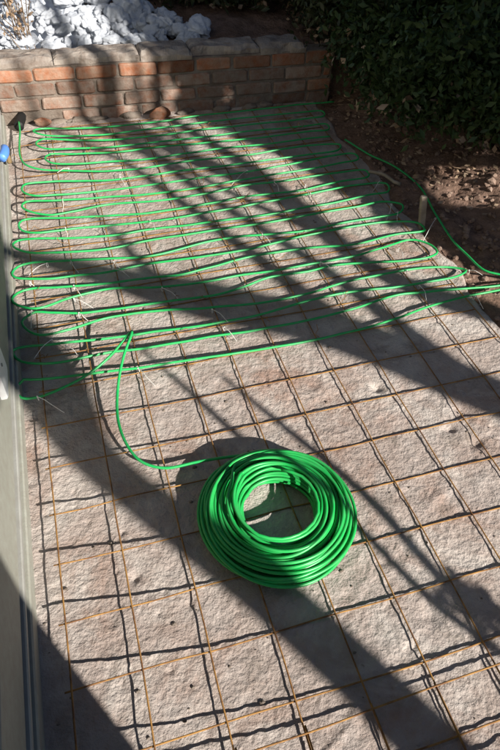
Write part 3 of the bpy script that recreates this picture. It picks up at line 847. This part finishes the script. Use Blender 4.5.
rs = np.random.default_rng(41)
lp = []
for (cl, cz, sl_, sz_, n) in ((0.42, 2.44, 0.05, 0.08, 420), (0.50, 2.58, 0.07, 0.10, 900), (0.58, 2.74, 0.07, 0.10, 900), (0.64, 2.86, 0.05, 0.10, 500), (0.44, 2.80, 0.08, 0.12, 700), (0.33, 3.0, 0.08, 0.14, 260), (0.62, 3.1, 0.08, 0.14, 300)):
    for k in range(n):
        ll, lz = cl + rs.normal(0, sl_), cz + rs.normal(0, sz_)
        if lz > 2.40 + max(ll - 0.5, -0.05) * 1.0:
            lp.append(at(ll, lz, W + rs.normal(0, 0.12)))
fast_obj('crown', *leaf_cloud(np.array(lp), 0.06, rs), M_LEAF, tA, False)

W = -3.0
tB = tree_root('yard_tree', 'leaning tree with a bent main limb and upright side branches behind the viewer', 1.9, W)
limb('trunk', [base(1.92, 0.15, W), (1.80, 0.6, 0.13), (1.66, 1.2, 0.10), (1.50, 1.71, 0.078), (1.46, 1.80, 0.085), (1.42, 1.90, 0.088), (1.35, 2.01, 0.085), (1.26, 2.11, 0.078), (1.16, 2.20, 0.078), (1.07, 2.28, 0.072), (0.99, 2.37, 0.055), (0.91, 2.46, 0.042), (0.79, 2.57, 0.030), (0.60, 2.74, 0.022), (0.45, 2.95, 0.012)], W, tB, 0.0, 4)
limb('branch', [(1.42, 1.92, 0.05), (1.42, 2.05, 0.045), (1.44, 2.13, 0.042), (1.47, 2.24, 0.037), (1.48, 2.32, 0.036), (1.51, 2.45, 0.030), (1.53, 2.61, 0.026), (1.55, 2.75, 0.021), (1.48, 2.99, 0.022), (1.44, 3.4, 0.012)], W, tB, 0.25, 5)
limb('branch', [(1.50, 1.78, 0.05), (1.58, 2.02, 0.032), (1.62, 2.2, 0.030), (1.63, 2.37, 0.029), (1.64, 2.51, 0.032), (1.68, 2.69, 0.035), (1.67, 2.95, 0.033), (1.66, 3.4, 0.02), (1.70, 3.8, 0.012)], W, tB, -0.3, 6)
limb('branch', [(1.12, 2.24, 0.04), (1.10, 2.36, 0.03), (1.16, 2.5, 0.02), (1.18, 2.62, 0.008)], W, tB, 0.1, 14)

W = -2.5
tC = tree_root('yard_tree', 'upright tree with a knobbly trunk behind the viewer', 1.98, W)
limb('trunk', [base(1.98, 0.11, W), (1.95, 0.9, 0.09), (1.90, 1.5, 0.078), (1.87, 1.81, 0.054), (1.79, 1.91, 0.050), (1.76, 2.0, 0.049), (1.75, 2.06, 0.049), (1.78, 2.16, 0.050), (1.84, 2.27, 0.056), (1.87, 2.40, 0.058), (1.85, 2.51, 0.056), (1.81, 2.64, 0.054), (1.80, 2.84, 0.050), (1.80, 3.2, 0.045), (1.84, 3.8, 0.03), (1.82, 4.3, 0.012)], W, tC, 0.0, 7)
limb('branch', [(1.86, 2.3, 0.05), (1.95, 2.5, 0.04), (2.0, 2.8, 0.035), (2.02, 3.2, 0.03), (2.1, 3.8, 0.015)], W, tC, 0.3, 8)
limb('branch', [(1.80, 2.15, 0.03), (1.74, 2.4, 0.022), (1.72, 2.65, 0.02), (1.74, 2.95, 0.018), (1.70, 3.3, 0.012)], W, tC, -0.2, 15)
limb('branch', [(1.79, 2.62, 0.03), (1.90, 2.75, 0.024), (1.92, 2.95, 0.02), (1.93, 3.3, 0.012)], W, tC, 0.2, 16)
rs = np.random.default_rng(43)
lp = [at(1.93 + rs.normal(0, 0.06), rs.uniform(2.5, 3.4), W + rs.normal(0, 0.1)) for k in range(90)]
fast_obj('crown', *leaf_cloud(np.array(lp), 0.05, rs), M_LEAF, tC, False)

W = -1.7
sh = tree_root('young_shrub', 'young shrub with two thin canes behind the viewer', 0.83, W)
limb('cane', [base(0.88, 0.014, W), (0.87, 1.0, 0.013), (0.87, 1.52, 0.012), (0.85, 1.59, 0.014), (0.89, 1.68, 0.016), (0.91, 1.75, 0.016), (0.925, 1.9, 0.013), (0.93, 2.05, 0.009)], W, sh, 0.0, 9)
limb('cane', [base(0.79, 0.012, W), (0.79, 1.0, 0.011), (0.80, 1.50, 0.010), (0.79, 1.57, 0.012), (0.80, 1.64, 0.012), (0.815, 1.71, 0.013), (0.80, 1.91, 0.013), (0.81, 2.05, 0.011), (0.82, 2.25, 0.007)], W, sh, 0.0, 10)
rs = np.random.default_rng(44)
lp = [at(0.85 + rs.normal(0, 0.026), 1.55 + rs.normal(0, 0.028), W + rs.normal(0, 0.03)) for k in range(240)]
fast_obj('crown', *leaf_cloud(np.array(lp), 0.03, rs), M_LEAF, sh, False)

# dense evergreen that shades everything to the right
W = -1.9
ev = tree_root('evergreen_tree', 'broad dense evergreen tree standing in the yard behind the viewer', 3.0, W)
limb('trunk', [base(3.0, 0.12, W), (3.0, 1.2, 0.11), (2.95, 2.2, 0.09), (2.9, 3.2, 0.06), (2.9, 4.4, 0.02)], W, ev, 0.0, 11)
for k, (l1, z1) in enumerate(((2.25, 2.4), (2.3, 3.1), (3.6, 2.5), (3.8, 3.2), (2.4, 1.7), (2.5, 3.9))):
    limb('limb', [(2.95, z1 - 0.5, 0.05), ((2.95 + l1) / 2, z1 - 0.15, 0.035), (l1, z1, 0.015)], W, ev, random.uniform(-0.4, 0.4), 20 + k)
rs = np.random.default_rng(45)
n = 70000
l = rs.uniform(2.06, 4.6, n); z = rs.uniform(0.75, 4.7, n)
lim = 2.12 + 0.05 * noise(z, z * 0, 4, 91) + 0.03 * noise(z, z * 0, 13, 92)
ok = l > lim
for (hl, hz, a, b) in ((2.58, 2.12, 0.22, 0.15), (2.78, 2.05, 0.22, 0.15), (2.90, 2.2, 0.09, 0.12), (3.05, 2.05, 0.1, 0.08), (2.60, 2.47, 0.022, 0.07), (2.33, 2.88, 0.022, 0.05), (2.20, 2.62, 0.03, 0.03), (2.95, 2.45, 0.05, 0.05), (3.1, 2.7, 0.05, 0.06)):
    ok &= ((l - hl) / a)**2 + ((z - hz) / b)**2 > 1 + 0.3 * noise(l, z, 20, 93)
ok &= noise(l, z, 6, 94) + 0.4 * noise(l, z, 17, 95) > -0.98
l, z = l[ok], z[ok]
ww = W + rs.normal(0, 0.28, len(l))
pos = np.stack([SD.x * ww + SP.x * l, SD.y * ww + SP.y * l, z - (ww + 3.0) * TE], 1)
pos = pos[pos[:, 2] > 0.0]
fast_obj('crown', *leaf_cloud(pos, 0.085, rs, 0.5), M_LEAF2, ev, False)
